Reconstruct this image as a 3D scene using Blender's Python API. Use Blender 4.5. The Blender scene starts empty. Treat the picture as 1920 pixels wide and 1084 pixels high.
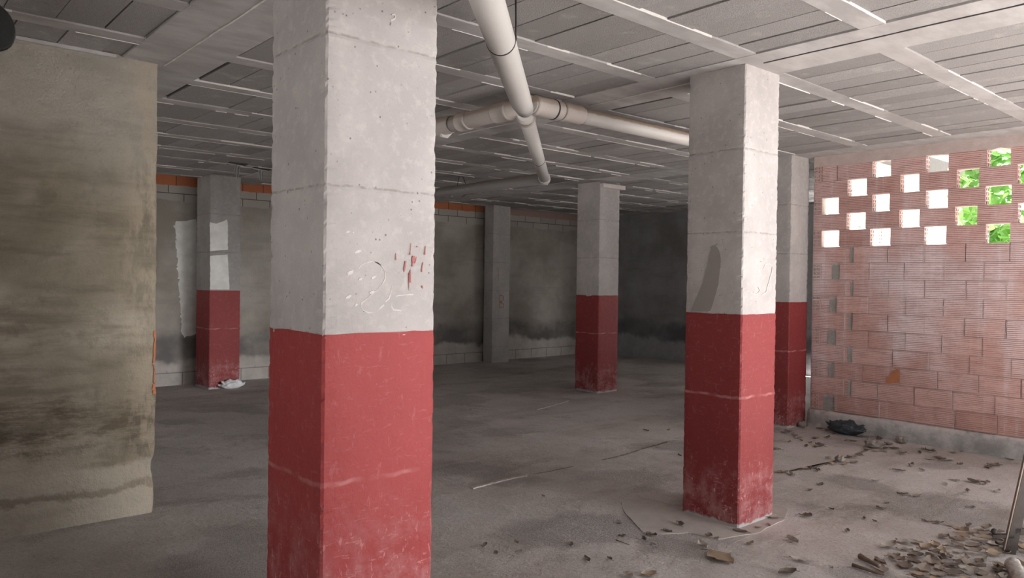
import bpy, bmesh, math, random
from mathutils import Vector, Matrix, noise
R = random.Random(7)
scene = bpy.context.scene
COL = scene.collection
PI = math.pi

# ------------------------------------------------------------------ camera
FPX = 1421.82
YAW, PITCH, ROLL = math.radians(41.228), math.radians(-0.682), math.radians(0.768)
CZ, H = 1.4743, 2.783
fw = Vector((math.sin(YAW)*math.cos(PITCH), math.cos(YAW)*math.cos(PITCH), math.sin(PITCH)))
r0 = fw.cross(Vector((0, 0, 1))).normalized(); u0 = r0.cross(fw)
RT = r0*math.cos(ROLL) + u0*math.sin(ROLL)
UP = -r0*math.sin(ROLL) + u0*math.cos(ROLL)
CAMP = Vector((0, 0, CZ))
cd = bpy.data.cameras.new('camera'); cam = bpy.data.objects.new('camera', cd); COL.objects.link(cam)
M = Matrix((RT, UP, -fw)).transposed().to_4x4(); M.translation = CAMP
cam.matrix_world = M
cd.sensor_fit = 'HORIZONTAL'; cd.sensor_width = 36.0; cd.lens = FPX/1920*36.0; cd.clip_start = 0.02
scene.camera = cam

def on(px, py, axis, val):
    """photo pixel -> the point of the place where that sight line meets a plane (x, y or z = val)"""
    d = fw + RT*((px-960)/FPX) - UP*((py-542)/FPX)
    t = (val-CAMP[axis])/d[axis]
    return CAMP + d*t

# ------------------------------------------------------------------ helpers
def prop(o, label=None, cat=None, group=None, kind=None):
    if label: o['label'] = label
    if cat: o['category'] = cat
    if group: o['group'] = group
    if kind: o['kind'] = kind
    return o

def empty(name, loc=(0, 0, 0), rz=0.0):
    o = bpy.data.objects.new(name, None); COL.objects.link(o)
    o.location = loc; o.rotation_euler = (0, 0, rz); o.empty_display_size = .1
    return o

def link_mesh(name, me, parent=None, loc=(0, 0, 0)):
    o = bpy.data.objects.new(name, me); COL.objects.link(o); o.location = loc
    if parent is not None: o.parent = parent
    return o

def from_bm(name, bm, mats, parent=None, smooth=False, loc=(0, 0, 0), recalc=True):
    if recalc: bmesh.ops.recalc_face_normals(bm, faces=bm.faces)
    me = bpy.data.meshes.new(name); bm.to_mesh(me); bm.free()
    if not isinstance(mats, (list, tuple)): mats = [mats]
    for m in mats: me.materials.append(m)
    if smooth:
        for p in me.polygons: p.use_smooth = True
    return link_mesh(name, me, parent, loc)

class MB:
    """face collector: verts, faces, material index and one tint value per face"""
    def __init__(s): s.v = []; s.f = []; s.m = []; s.t = []
    def quad(s, a, b, c, d, m=0, t=.5):
        i = len(s.v); s.v += [tuple(a), tuple(b), tuple(c), tuple(d)]
        s.f.append((i, i+1, i+2, i+3)); s.m.append(m); s.t.append(t)
    def poly(s, pts, m=0, t=.5):
        i = len(s.v); s.v += [tuple(p) for p in pts]
        s.f.append(tuple(range(i, i+len(pts)))); s.m.append(m); s.t.append(t)
    def box(s, x0, x1, y0, y1, z0, z1, m=0, t=.5, skip=()):
        i = len(s.v)
        s.v += [(x, y, z) for z in (z0, z1) for y in (y0, y1) for x in (x0, x1)]
        F = {'-z': (0, 2, 3, 1), '+z': (4, 5, 7, 6), '-y': (0, 1, 5, 4), '+y': (2, 6, 7, 3), '-x': (0, 4, 6, 2), '+x': (1, 3, 7, 5)}
        for k, q in F.items():
            if k in skip: continue
            s.f.append(tuple(i+j for j in q)); s.m.append(m); s.t.append(t)
    def prism(s, pts, n, m=0, t=.5):
        """closed outline extruded along vector n"""
        n = Vector(n); i = len(s.v); k = len(pts)
        s.v += [tuple(Vector(p)) for p in pts] + [tuple(Vector(p)+n) for p in pts]
        s.f.append(tuple(i+k+j for j in range(k))); s.m.append(m); s.t.append(t)
        s.f.append(tuple(i+j for j in reversed(range(k)))); s.m.append(m); s.t.append(t)
        for j in range(k):
            a, b = i+j, i+(j+1) % k
            s.f.append((a, b, b+k, a+k)); s.m.append(m); s.t.append(t)
    def build(s, name, mats, parent=None, loc=(0, 0, 0), smooth=False):
        me = bpy.data.meshes.new(name); me.from_pydata(s.v, [], s.f)
        if not isinstance(mats, (list, tuple)): mats = [mats]
        for m in mats: me.materials.append(m)
        me.polygons.foreach_set('material_index', s.m)
        at = me.attributes.new('tint', 'FLOAT', 'FACE'); at.data.foreach_set('value', s.t)
        if smooth: me.polygons.foreach_set('use_smooth', [True]*len(s.f))
        me.update()
        return link_mesh(name, me, parent, loc)

def tube(bm, pts, rad, seg=20, cap=True, radii=None):
    """sweep a circle along a polyline"""
    pts = [Vector(p) for p in pts]; rings = []
    ref = Vector((0, 0, 1))
    for i, p in enumerate(pts):
        t = (pts[min(i+1, len(pts)-1)]-pts[max(i-1, 0)]).normalized()
        if abs(t.dot(ref)) > .95: ref = Vector((1, 0, 0))
        a = t.cross(ref).normalized(); b = a.cross(t).normalized()
        rr = radii[i] if radii else rad
        rings.append([bm.verts.new(p+(a*math.cos(2*PI*k/seg)+b*math.sin(2*PI*k/seg))*rr) for k in range(seg)])
    for A, B in zip(rings, rings[1:]):
        for k in range(seg):
            bm.faces.new((A[k], A[(k+1) % seg], B[(k+1) % seg], B[k]))
    if cap:
        bm.faces.new(rings[0]); bm.faces.new(rings[-1])

def nz(x, y, z, s=1.0): return noise.noise(Vector((x*s, y*s, z*s)))

# ------------------------------------------------------------------ materials
class NT:
    def __init__(s, name):
        s.mat = bpy.data.materials.new(name); s.mat.use_nodes = True
        s.n = s.mat.node_tree.nodes; s.l = s.mat.node_tree.links
        s.n.clear(); s.out = s.n.new('ShaderNodeOutputMaterial'); s.b = s.n.new('ShaderNodeBsdfPrincipled')
        s.l.new(s.b.outputs[0], s.out.inputs[0]); s._co = None
    def co(s):
        if s._co is None: s._co = s.n.new('ShaderNodeTexCoord').outputs['Object']
        return s._co
    def _set(s, inp, v):
        if hasattr(v, 'links') or hasattr(v, 'is_linked'): s.l.new(v, inp)
        elif isinstance(v, (tuple, list)) and len(v) == 3 and inp.type == 'RGBA': inp.default_value = (*v, 1)
        else: inp.default_value = v
    def scaled(s, sc, loc=(0, 0, 0)):
        m = s.n.new('ShaderNodeMapping'); m.inputs['Scale'].default_value = sc; m.inputs['Location'].default_value = loc
        s.l.new(s.co(), m.inputs[0]); return m.outputs[0]
    def noise(s, scale, detail=4, rough=.55, co=None, dist=0):
        t = s.n.new('ShaderNodeTexNoise'); s.l.new(co if co is not None else s.co(), t.inputs['Vector'])
        t.inputs['Scale'].default_value = scale; t.inputs['Detail'].default_value = detail
        t.inputs['Roughness'].default_value = rough; t.inputs['Distortion'].default_value = dist
        return t.outputs['Fac']
    def voro(s, scale, feat='F1', co=None):
        t = s.n.new('ShaderNodeTexVoronoi'); t.feature = feat; s.l.new(co if co is not None else s.co(), t.inputs['Vector'])
        t.inputs['Scale'].default_value = scale; return t.outputs['Distance']
    def xyz(s):
        q = s.n.new('ShaderNodeSeparateXYZ'); s.l.new(s.co(), q.inputs[0]); return q.outputs
    def m(s, op, a, b=0.0, c=None, clamp=False):
        t = s.n.new('ShaderNodeMath'); t.operation = op; t.use_clamp = clamp
        s._set(t.inputs[0], a); s._set(t.inputs[1], b)
        if c is not None: s._set(t.inputs[2], c)
        return t.outputs[0]
    def step(s, v, lo, hi):
        t = s.n.new('ShaderNodeMapRange'); t.interpolation_type = 'SMOOTHSTEP'
        s._set(t.inputs[0], v); t.inputs[1].default_value = lo; t.inputs[2].default_value = hi
        return t.outputs[0]
    def mix(s, f, a, b, kind='MIX'):
        t = s.n.new('ShaderNodeMix'); t.data_type = 'RGBA'; t.blend_type = kind
        s._set(t.inputs['Factor'], f); s._set(t.inputs[6], a); s._set(t.inputs[7], b)
        return t.outputs[2]
    def attr(s, name='tint'):
        t = s.n.new('ShaderNodeAttribute'); t.attribute_name = name; return t.outputs['Fac']
    def bump(s, h, strength=.5, dist=.01, prev=None):
        t = s.n.new('ShaderNodeBump'); t.inputs['Strength'].default_value = strength; t.inputs['Distance'].default_value = dist
        s._set(t.inputs['Height'], h)
        if prev is not None: s.l.new(prev, t.inputs['Normal'])
        return t.outputs[0]
    def done(s, col, rough=.9, normal=None, spec=.25):
        s._set(s.b.inputs['Base Color'], col); s._set(s.b.inputs['Roughness'], rough)
        s.b.inputs['Specular IOR Level'].default_value = spec
        if normal is not None: s.l.new(normal, s.b.inputs['Normal'])
        return s.mat

def flat(name, col, rough=.6, spec=.3, metal=0, nscale=40, var=.25, bump=.2):
    t = NT(name); n = t.noise(nscale, 4)
    c = t.mix(n, tuple(x*(1-var) for x in col), tuple(min(1, x*(1+var)) for x in col))
    t.b.inputs['Metallic'].default_value = metal
    return t.done(c, rough, t.bump(n, bump, .004), spec)

def concrete(name, base, stain, joint=True, zt=H):
    """cast column concrete: cloudy, pitted, with dirt in the shuttering joints"""
    t = NT(name); X = t.xyz()
    big = t.noise(2.2, 5, .6); fine = t.noise(24, 5, .6); st = t.noise(4, 4, .6, t.scaled((1, 1, .25)))
    c = t.mix(t.step(big, .35, .7), tuple(x*.82 for x in base), tuple(x*1.04 for x in base))
    c = t.mix(t.m('MULTIPLY', t.step(st, .48, .72), .45), c, stain)
    c = t.mix(t.m('MULTIPLY', t.step(fine, .5, .66), .35), c, tuple(min(1, x*1.18) for x in base))
    c = t.mix(t.m('MULTIPLY', t.step(t.noise(80, 4, .7), .54, .68), .22), c, tuple(x*.6 for x in base))
    pit = t.m('SUBTRACT', 1, t.step(t.voro(34), .05, .17))
    gate = t.step(t.noise(9, 3), .50, .58)
    pit = t.m('MULTIPLY', pit, gate)
    c = t.mix(t.m('MULTIPLY', pit, .75), c, (.10, .085, .075))
    if joint:
        zz = t.m('ADD', X[2], t.m('MULTIPLY', t.m('SUBTRACT', t.noise(14, 3), .5), .012))
        ph = t.m('ABSOLUTE', t.m('SUBTRACT', t.m('FRACT', t.m('DIVIDE', t.m('SUBTRACT', zt+.25, zz), .5)), .5))
        line = t.m('MULTIPLY', t.m('SUBTRACT', 1, t.step(ph, .004, .012)), t.step(t.noise(30, 3), .38, .6))
        c = t.mix(t.m('MULTIPLY', line, .5), c, (.20, .17, .15))
    hgt = t.m('SUBTRACT', t.m('ADD', t.m('MULTIPLY', fine, .6), t.noise(110, 3)), t.m('MULTIPLY', pit, 1.2))
    return t.done(c, .92, t.bump(hgt, .35, .004), .2)

M_COL = concrete('column_concrete', (.485, .457, .448), (.39, .367, .358))
M_COL6 = concrete('bare_column_concrete', (.50, .485, .475), (.37, .355, .35))
M_COL_GREY = concrete('pilaster_concrete', (.36, .345, .335), (.25, .24, .235))

def red_paint(name, scuff, k=1.0, lap=.55):
    t = NT(name); X = t.xyz()
    big = t.noise(3, 4); fine = t.noise(60, 4, .65); mid = t.noise(16, 5, .65)
    c = t.mix(big, (.30*k, .040*k, .042*k), (.37*k, .056*k, .058*k))
    # dull, dusty lower part with scratches
    low = t.m('SUBTRACT', 1, t.step(t.m('ADD', X[2], t.m('MULTIPLY', t.m('SUBTRACT', mid, .5), .5)), scuff*.35, scuff))
    dust = t.m('MULTIPLY', low, t.step(t.noise(9, 5, .7), .38, .68))
    c = t.mix(t.m('MULTIPLY', dust, .55), c, (.50, .27, .27))
    scr = t.step(t.noise(38, 5, .75, t.scaled((1, 1, .4)), .5), .585, .64)
    scr2 = t.step(t.noise(45, 3, .7, t.scaled((.35, .35, 1.6), (3, 1, 2)), .8), .60, .66)
    s = t.m('MAXIMUM', t.m('MULTIPLY', scr, t.m('ADD', t.m('MULTIPLY', low, .6), .12)), t.m('MULTIPLY', scr2, t.m('ADD', .10, t.m('MULTIPLY', low, .35))))
    c = t.mix(t.m('MULTIPLY', s, .9), c, (.70, .40, .385))
    # pale lap line where two coats meet
    ln = t.m('ABSOLUTE', t.m('SUBTRACT', t.m('ADD', X[2], t.m('MULTIPLY', t.m('SUBTRACT', t.noise(5, 3), .5), .05)), .783))
    c = t.mix(t.m('MULTIPLY', t.m('SUBTRACT', 1, t.step(ln, .003, .012)), t.m('MULTIPLY', t.step(t.noise(4, 3), .42, .6), lap)), c, (.62, .33, .32))
    # bare strip along the floor
    bare = t.m('SUBTRACT', 1, t.step(t.m('ADD', X[2], t.m('MULTIPLY', t.m('SUBTRACT', t.noise(12, 4), .5), .07)), .015, .03))
    c = t.mix(bare, c, (.46, .46, .46))
    hgt = t.m('ADD', t.m('MULTIPLY', mid, 1.6), t.m('MULTIPLY', fine, .5))
    return t.done(c, .62, t.bump(hgt, .55, .006), .35)
M_RED = red_paint('red_wall_paint', .42, .72)
M_RED_WORN = red_paint('red_wall_paint_worn', .80, 1.0, .4)

def floor_mat():
    t = NT('floor_concrete'); X = t.xyz()
    big = t.noise(.55, 5, .6); mid = t.noise(2.6, 6, .65); fine = t.noise(55, 5, .7); st = t.noise(1.6, 4, .6, t.scaled((.4, 1.3, 1)))
    c = t.mix(t.step(big, .35, .65), (.47, .425, .395), (.62, .58, .565))
    c = t.mix(t.m('MULTIPLY', t.step(mid, .45, .7), .55), c, (.62, .585, .575))
    c = t.mix(t.m('MULTIPLY', t.step(st, .52, .7), .55), c, (.33, .28, .235))
    rough_patch = t.step(t.noise(1.1, 4, .6, t.scaled((1, 1, 1), (5, 2, 0))), .5, .6)
    grit = t.step(t.noise(130, 3, .7), .42, .62)
    c = t.mix(t.m('MULTIPLY', t.m('MULTIPLY', t.m('ADD', .35, t.m('MULTIPLY', rough_patch, .65)), grit), .55), c, (.16, .14, .125))
    c = t.mix(t.m('MULTIPLY', t.step(fine, .50, .64), .38), c, (.23, .205, .185))
    c = t.mix(t.m('MULTIPLY', t.step(t.noise(23, 5, .7, t.scaled((1, 1, 1), (9, 9, 0))), .54, .66), .30), c, (.70, .665, .65))
    spk = t.m('SUBTRACT', 1, t.step(t.voro(42), .02, .12))
    c = t.mix(t.m('MULTIPLY', spk, .3), c, (.10, .085, .075))
    h = t.m('ADD', t.m('MULTIPLY', mid, 2.2), t.m('MULTIPLY', fine, t.m('ADD', .35, t.m('MULTIPLY', rough_patch, .9))))
    return t.done(c, .93, t.bump(h, 1.0, .016), .2)
M_FLOOR = floor_mat()

def ceiling_mats():
    t = NT('ceiling_block'); ti = t.attr(); fine = t.noise(170, 3, .7); mid = t.noise(7, 4); big = t.noise(.8, 3)
    c = t.mix(ti, (.30, .285, .28), (.42, .405, .40))
    c = t.mix(t.m('MULTIPLY', t.step(fine, .35, .65), .6), c, (.20, .187, .183))
    c = t.mix(t.m('MULTIPLY', t.step(mid, .55, .75), .3), c, (.55, .53, .51))
    b = t.done(c, .97, t.bump(fine, .9, .006), .1)
    t = NT('ceiling_rib'); fine = t.noise(60, 4, .6); mid = t.noise(3, 5, .6, t.scaled((1, 2.2, 1)))
    c = t.mix(t.step(mid, .35, .7), (.35, .335, .33), (.46, .447, .442))
    c = t.mix(t.m('MULTIPLY', t.step(t.noise(1.2, 4), .5, .7), .4), c, (.36, .335, .32))
    r = t.done(c, .93, t.bump(fine, .25, .004), .2)
    t = NT('cement_burr'); c = t.mix(t.noise(30, 3), (.55, .53, .51), (.74, .72, .70))
    w = t.done(c, .9, t.bump(t.noise(80, 3), .4, .004), .2)
    t = NT('ceiling_gap'); g = t.done(t.mix(t.noise(30, 3), (.05, .045, .042), (.10, .09, .085)), .95)
    return b, r, w, g
M_BLK, M_RIB, M_BURR, M_GAP = ceiling_mats()

def brick_mats():
    t = NT('hollow_brick'); X = t.xyz(); ti = t.attr()
    ph = t.m('FRACT', t.m('DIVIDE', t.m('SUBTRACT', t.m('ADD', X[2], t.m('MULTIPLY', t.noise(3, 2), .006)), .185), .01667))
    tri = t.m('ABSOLUTE', t.m('SUBTRACT', t.m('MULTIPLY', ph, 2), 1))
    c = t.mix(ti, (.52, .30, .265), (.66, .42, .385))
    c = t.mix(t.m('MULTIPLY', t.step(ti, .93, .97), 1), c, (.50, .17, .075))
    dust = t.m('MULTIPLY', t.step(t.noise(1.3, 5, .6, t.scaled((1, 1, .7))), .36, .62), t.step(t.m('ADD', X[2], t.m('MULTIPLY', t.noise(2, 3), .4)), .55, .95))
    dust = t.m('MULTIPLY', dust, t.m('SUBTRACT', 1, t.m('MULTIPLY', t.step(X[2], 1.65, 2.05), .65)))
    keep = t.m('SUBTRACT', 1, t.step(ti, .9, .95))
    dust = t.m('MULTIPLY', dust, keep)
    drip = t.step(t.noise(6, 4, .6, t.scaled((1, 2.2, .12))), .5, .72)
    d2 = t.m('MULTIPLY', t.m('ADD', t.m('MULTIPLY', dust, .68), t.m('MULTIPLY', t.m('MULTIPLY', drip, .30), keep)), t.m('ADD', .45, t.m('MULTIPLY', t.step(tri, .25, .8), .75)), clamp=True)
    c = t.mix(d2, c, (.80, .715, .76))  # pale dust, with the bright haze over the wall painted in too
    c = t.mix(t.m('MULTIPLY', t.m('SUBTRACT', 1, t.step(tri, .1, .5)), t.m('MULTIPLY', t.step(t.noise(9, 3, .6, t.scaled((1, .6, 2.5))), .38, .6), .55)), c, (.20, .085, .07))
    c = t.mix(t.m('MULTIPLY', t.step(t.noise(45, 4), .5, .7), .18), c, (.24, .12, .10))
    h = t.m('ADD', t.step(tri, .05, .6), t.m('MULTIPLY', t.noise(70, 3), .4))
    b = t.done(c, .9, t.bump(h, .8, .0045), .2)
    t = NT('brick_mortar'); c = t.mix(t.noise(9, 5, .65), (.40, .31, .28), (.66, .57, .54))
    m = t.done(c, .95, t.bump(t.noise(40, 5, .7), .7, .01), .15)
    t = NT('shaded_brick_core'); k = t.done(t.mix(t.noise(30, 2), (.05, .02, .015), (.12, .05, .035)), .95)  # shade inside the hollow cores is put into this dark colour
    t = NT('grey_mortar_fill'); c = t.mix(t.noise(20, 5, .65), (.25, .235, .225), (.48, .46, .44))
    g = t.done(c, .95, t.bump(t.noise(50, 5, .7), .9, .012), .15)
    return b, m, k, g
M_BRK, M_MOR, M_CORE, M_GFILL = brick_mats()

def back_wall(name, dark, brick=True, light_foot=.36, hue=(1, .98, .96)):
    """cement render over block work: bare brick and block courses on top, tide line and salts at the foot"""
    t = NT(name); X = t.xyz()
    wav = t.m('SUBTRACT', t.noise(1.3, 4, .6), .5); rag = t.m('SUBTRACT', t.noise(9, 4, .6), .5)
    z1 = t.m('ADD', X[2], t.m('ADD', t.m('MULTIPLY', wav, .55), t.m('MULTIPLY', rag, .06)))
    big = t.noise(1.2, 5, .6); fine = t.noise(40, 4); band = t.noise(2.5, 4, .6, t.scaled((.5, .5, 2.5)))
    k = dark
    c = t.mix(t.step(big, .3, .7), (.21*k, .195*k, .175*k), (.33*k, .315*k, .295*k))
    c = t.mix(t.m('MULTIPLY', t.step(band, .5, .7), .4), c, (.19*k, .18*k, .165*k))
    damp = t.m('MULTIPLY', t.step(z1, .30, .42), t.m('SUBTRACT', 1, t.step(z1, .60, .80)))
    c = t.mix(t.m('MULTIPLY', damp, t.m('ADD', .35, t.m('MULTIPLY', t.step(t.noise(1.7, 4), .4, .6), .45))), c, (.085*k, .085*k, .09*k))
    foot = t.m('SUBTRACT', 1, t.step(z1, light_foot-.06, light_foot+.05))
    fc = t.mix(t.noise(5, 5, .65), (.22*k, .21*k, .20*k), (.50*k, .48*k, .46*k))
    c = t.mix(foot, c, fc)
    h = t.m('ADD', t.m('MULTIPLY', t.noise(8, 5, .6), 1.5), fine)
    if brick:
        def courses(bw, bh, mortar, c1, c2, cm, off):
            q = t.n.new('ShaderNodeTexBrick'); q.inputs['Scale'].default_value = 1
            cmb = t.n.new('ShaderNodeCombineXYZ'); t.l.new(X[0], cmb.inputs[0]); t.l.new(t.m('ADD', X[2], off), cmb.inputs[1])
            t.l.new(cmb.outputs[0], q.inputs['Vector'])
            q.inputs['Brick Width'].default_value = bw; q.inputs['Row Height'].default_value = bh; q.inputs['Mortar Size'].default_value = mortar
            for i, v in zip(('Color1', 'Color2', 'Mortar'), (c1, c2, cm)): q.inputs[i].default_value = (*v, 1)
            return q.outputs
        cb = courses(.40, .20, .006, (.36, .345, .325), (.43, .41, .39), (.12, .11, .10), .03)
        ob = courses(.30, .16, .006, (.46, .17, .085), (.40, .14, .075), (.12, .075, .06), .06)
        zb = t.m('ADD', X[2], t.m('ADD', t.m('MULTIPLY', t.m('SUBTRACT', t.noise(2.2, 4), .5), .16), t.m('MULTIPLY', rag, .03)))
        c = t.mix(t.step(zb, 2.455, 2.475), c, cb[0])
        zo = t.m('ADD', X[2], t.m('MULTIPLY', rag, .03))
        o2 = t.mix(t.step(X[0], 8.4, 8.8), ob[0], (.38, .27, .235))
        c = t.mix(t.step(zo, 2.672, 2.682), c, o2)
        c = t.mix(t.m('MULTIPLY', t.m('SUBTRACT', 1, t.step(X[2], .16, .22)), t.m('MULTIPLY', cb[1], .7)), c, (.10, .09, .085))
    c = t.mix(1.0, c, hue, 'MULTIPLY')
    return t.done(c, .95, t.bump(h, .45, .01), .15)
M_BACK = back_wall('rendered_block_wall', 1.3)
M_FAR = back_wall('dark_rendered_wall', 1.15, False, .40, (.92, .97, 1.08))

def left_wall_mat():
    t = NT('stained_render'); X = t.xyz()
    big = t.noise(1.1, 5, .6, None, .4); band = t.noise(2.2, 5, .65, t.scaled((.45, .45, 2.6))); fine = t.noise(45, 4, .65)
    c = t.mix(t.step(big, .32, .68), (.21, .185, .14), (.40, .36, .30))
    c = t.mix(t.m('MULTIPLY', t.step(band, .46, .64), .65), c, (.135, .115, .085))
    c = t.mix(t.m('MULTIPLY', t.step(t.noise(5, 6, .7), .52, .66), .35), c, (.12, .10, .075))
    c = t.mix(t.m('MULTIPLY', t.step(t.m('ADD', X[2], t.m('MULTIPLY', t.noise(2, 3), .6)), 2.2, 2.7), .55), c, (.37, .355, .325))
    zz = t.m('ADD', X[2], t.m('MULTIPLY', t.m('SUBTRACT', t.noise(4, 5, .65), .5), .22))
    grime = t.m('MULTIPLY', t.step(zz, .38, .5), t.m('SUBTRACT', 1, t.step(zz, .68, .84)))
    c = t.mix(t.m('MULTIPLY', t.m('MULTIPLY', grime, t.step(t.noise(6, 5, .7, t.scaled((.5, .5, 1.6))), .42, .62)), .8), c, (.10, .08, .055))
    foot = t.m('SUBTRACT', 1, t.step(zz, .30, .36))
    c = t.mix(t.m('MULTIPLY', foot, .55), c, (.44, .40, .34))
    tide = t.m('MULTIPLY', t.step(zz, .15, .175), t.m('SUBTRACT', 1, t.step(zz, .195, .225)))
    c = t.mix(t.m('MULTIPLY', tide, .65), c, (.15, .125, .095))
    spk = t.m('MULTIPLY', t.m('SUBTRACT', 1, t.step(t.voro(14), .0, .05)), t.step(t.noise(5, 2), .5, .6))
    c = t.mix(t.m('MULTIPLY', spk, .6), c, (.58, .54, .47))
    edge = t.m('MULTIPLY', t.step(X[0], 1.17, 1.40), t.step(t.noise(7, 4, .7, t.scaled((1, 1, .4))), .40, .55))
    c = t.mix(t.m('MULTIPLY', edge, .45), c, (.44, .37, .29))
    h = t.m('ADD', t.m('ADD', t.m('MULTIPLY', t.noise(7, 6, .65), 2.5), t.m('MULTIPLY', t.noise(4, 5, .7, t.scaled((.4, .4, 2.2))), t.m('MULTIPLY', grime, 5))), fine)
    return t.done(c, .95, t.bump(h, .8, .016), .15)
M_LEFT = left_wall_mat()

def kerb_mat():
    t = NT('kerb_concrete'); X = t.xyz()
    c = t.mix(t.step(t.noise(5, 5, .65), .35, .68), (.33, .32, .31), (.58, .55, .535))
    c = t.mix(t.m('MULTIPLY', t.step(X[2], .12, .19), t.step(t.noise(12, 4), .35, .6)), c, (.66, .57, .54))
    return t.done(c, .95, t.bump(t.noise(18, 6, .7), .8, .02), .15)
M_KERB = kerb_mat()

def pvc(name, base, dust):
    t = NT(name); g = t.n.new('ShaderNodeNewGeometry'); sp = t.n.new('ShaderNodeSeparateXYZ'); X = t.xyz()
    c = t.mix(t.noise(5, 4), tuple(x*.92 for x in base), base)
    # settled dust on the upper half of the pipe (object height above the pipe's own axis)
    c = t.mix(t.m('MULTIPLY', t.step(t.m('ADD', X[2], t.m('MULTIPLY', t.m('SUBTRACT', t.noise(14, 4), .5), .02)), .006, .022), dust), c, (.34, .245, .175))
    c = t.mix(t.m('MULTIPLY', t.step(t.noise(40, 4, .7), .6, .75), .25), c, (.85, .84, .82))
    return t.done(c, .42, t.bump(t.noise(8, 3), .12, .01), .45)
M_PVC = pvc('grey_pvc_pipe', (.58, .565, .545), .0)
M_PVC_D = pvc('dusty_grey_pvc_pipe', (.60, .57, .545), .85)
M_PVC_T = pvc('taupe_pvc_fitting', (.50, .455, .425), .6)
M_PVC_B = pvc('dull_grey_pvc_pipe', (.20, .19, .185), .3)
M_STRAP = flat('black_strap', (.03, .028, .027), .5, .4)
M_BLACK = flat('black_rubber', (.018, .022, .022), .38, .5, 0, 120, .4, .3)
M_STEEL = flat('dark_rusty_steel', (.055, .046, .043), .55, .4, .3, 35, .45, .4)
M_STEELEDGE = flat('worn_steel_edge', (.26, .21, .175), .6, .4, .2, 35, .3, .3)
M_WOOD = flat('pale_board', (.62, .57, .55), .8, .2, 0, 14, .15, .3)
M_WHITEWASH = flat('whitewash', (.74, .735, .71), .9, .2, 0, 9, .28, .3)
M_CHALK = flat('white_chalk', (.60, .575, .545), .95, .1, 0, 60, .12, .5)
M_PLASTER = flat('white_plaster_dab', (.64, .62, .60), .95, .1, 0, 80, .1, .9)
M_REDSMEAR = flat('red_paint_smear', (.40, .15, .14), .8, .2, 0, 50, .35, .3)
M_ORANGE = flat('orange_paint_mark', (.46, .25, .17), .9, .15, 0, 60, .3, .3)
M_DARKPATCH = flat('dark_grey_patch', (.30, .275, .265), .92, .15, 0, 12, .12, .3)
M_CLAY = flat('bare_orange_clay', (.40, .165, .085), .9, .15, 0, 30, .2, .4)
M_BAG = flat('black_plastic_sheet', (.035, .042, .05), .42, .5, 0, 25, .5, .5)
M_WHITEBAG = flat('white_plastic_sheet', (.72, .72, .74), .5, .4, 0, 20, .15, .4)
M_STONE = flat('rubble_stone', (.30, .26, .235), .95, .1, 0, 18, .3, .9)
M_ROPE = flat('grey_bark', (.42, .39, .36), .95, .1, 0, 55, .6, 1.0)
M_TWIG = flat('dry_twig', (.17, .125, .095), .9, .15, 0, 40, .35, .5)
M_SCREED = flat('screed_patch', (.47, .425, .40), .95, .15, 0, 14, .18, .5)
M_CRACK = flat('dirt_filled_crack', (.24, .205, .18), .95, .1, 0, 30, .4, .6)
M_WIRE = flat('grey_wire', (.25, .25, .25), .5, .4)

def leaf_mats():
    out = []
    for i, (a, b) in enumerate((((.25, .20, .165), (.34, .285, .24)), ((.40, .35, .31), (.50, .455, .41)), ((.13, .10, .08), (.21, .165, .135)), ((.31, .23, .16), (.39, .30, .22)))):
        t = NT(['brown_leaf', 'pale_leaf', 'dark_leaf', 'tan_leaf'][i]); n = t.noise(60, 4, .6)
        out.append(t.done(t.mix(n, a, b), .85, t.bump(t.noise(120, 3), .4, .003), .2))
    return out
LEAFM = leaf_mats()

def green_mat(name, a, b):
    t = NT(name); c = t.mix(t.attr(), a, b); t.done(c, .45, None, .4)
    tr = t.n.new('ShaderNodeBsdfTranslucent'); t.l.new(c, tr.inputs[0])
    mx = t.n.new('ShaderNodeMixShader'); mx.inputs[0].default_value = .4
    t.l.new(t.b.outputs[0], mx.inputs[1]); t.l.new(tr.outputs[0], mx.inputs[2]); t.l.new(mx.outputs[0], t.out.inputs[0])
    return t.mat
M_GREEN = green_mat('green_leaves', (.14, .38, .05), (.50, .72, .36))
M_BARK = flat('bark', (.16, .12, .09), .95, .1, 0, 30, .4, .8)
M_GROUND = flat('yard_paving', (.50, .485, .475), .95, .1, 0, 3, .15, .4)
M_DARK_GROUND = flat('dark_unseen_ground', (.16, .155, .15), .95, .1, 0, 8, .2, .4)
M_CREAM = flat('cream_block_wall', (.78, .74, .68), .9, .2, 0, 6, .1, .3)
M_FACADE = flat('facade_render', (.45, .42, .38), .9, .2, 0, 4, .15, .3)

# ------------------------------------------------------------------ the setting
X0, X1, Y0, Y1 = -3.2, 11.6, -0.8, 10.6      # garage extent
XB = 7.527                                    # face of the brick wall
YR = 3.86                                     # far end of the brick wall

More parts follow.
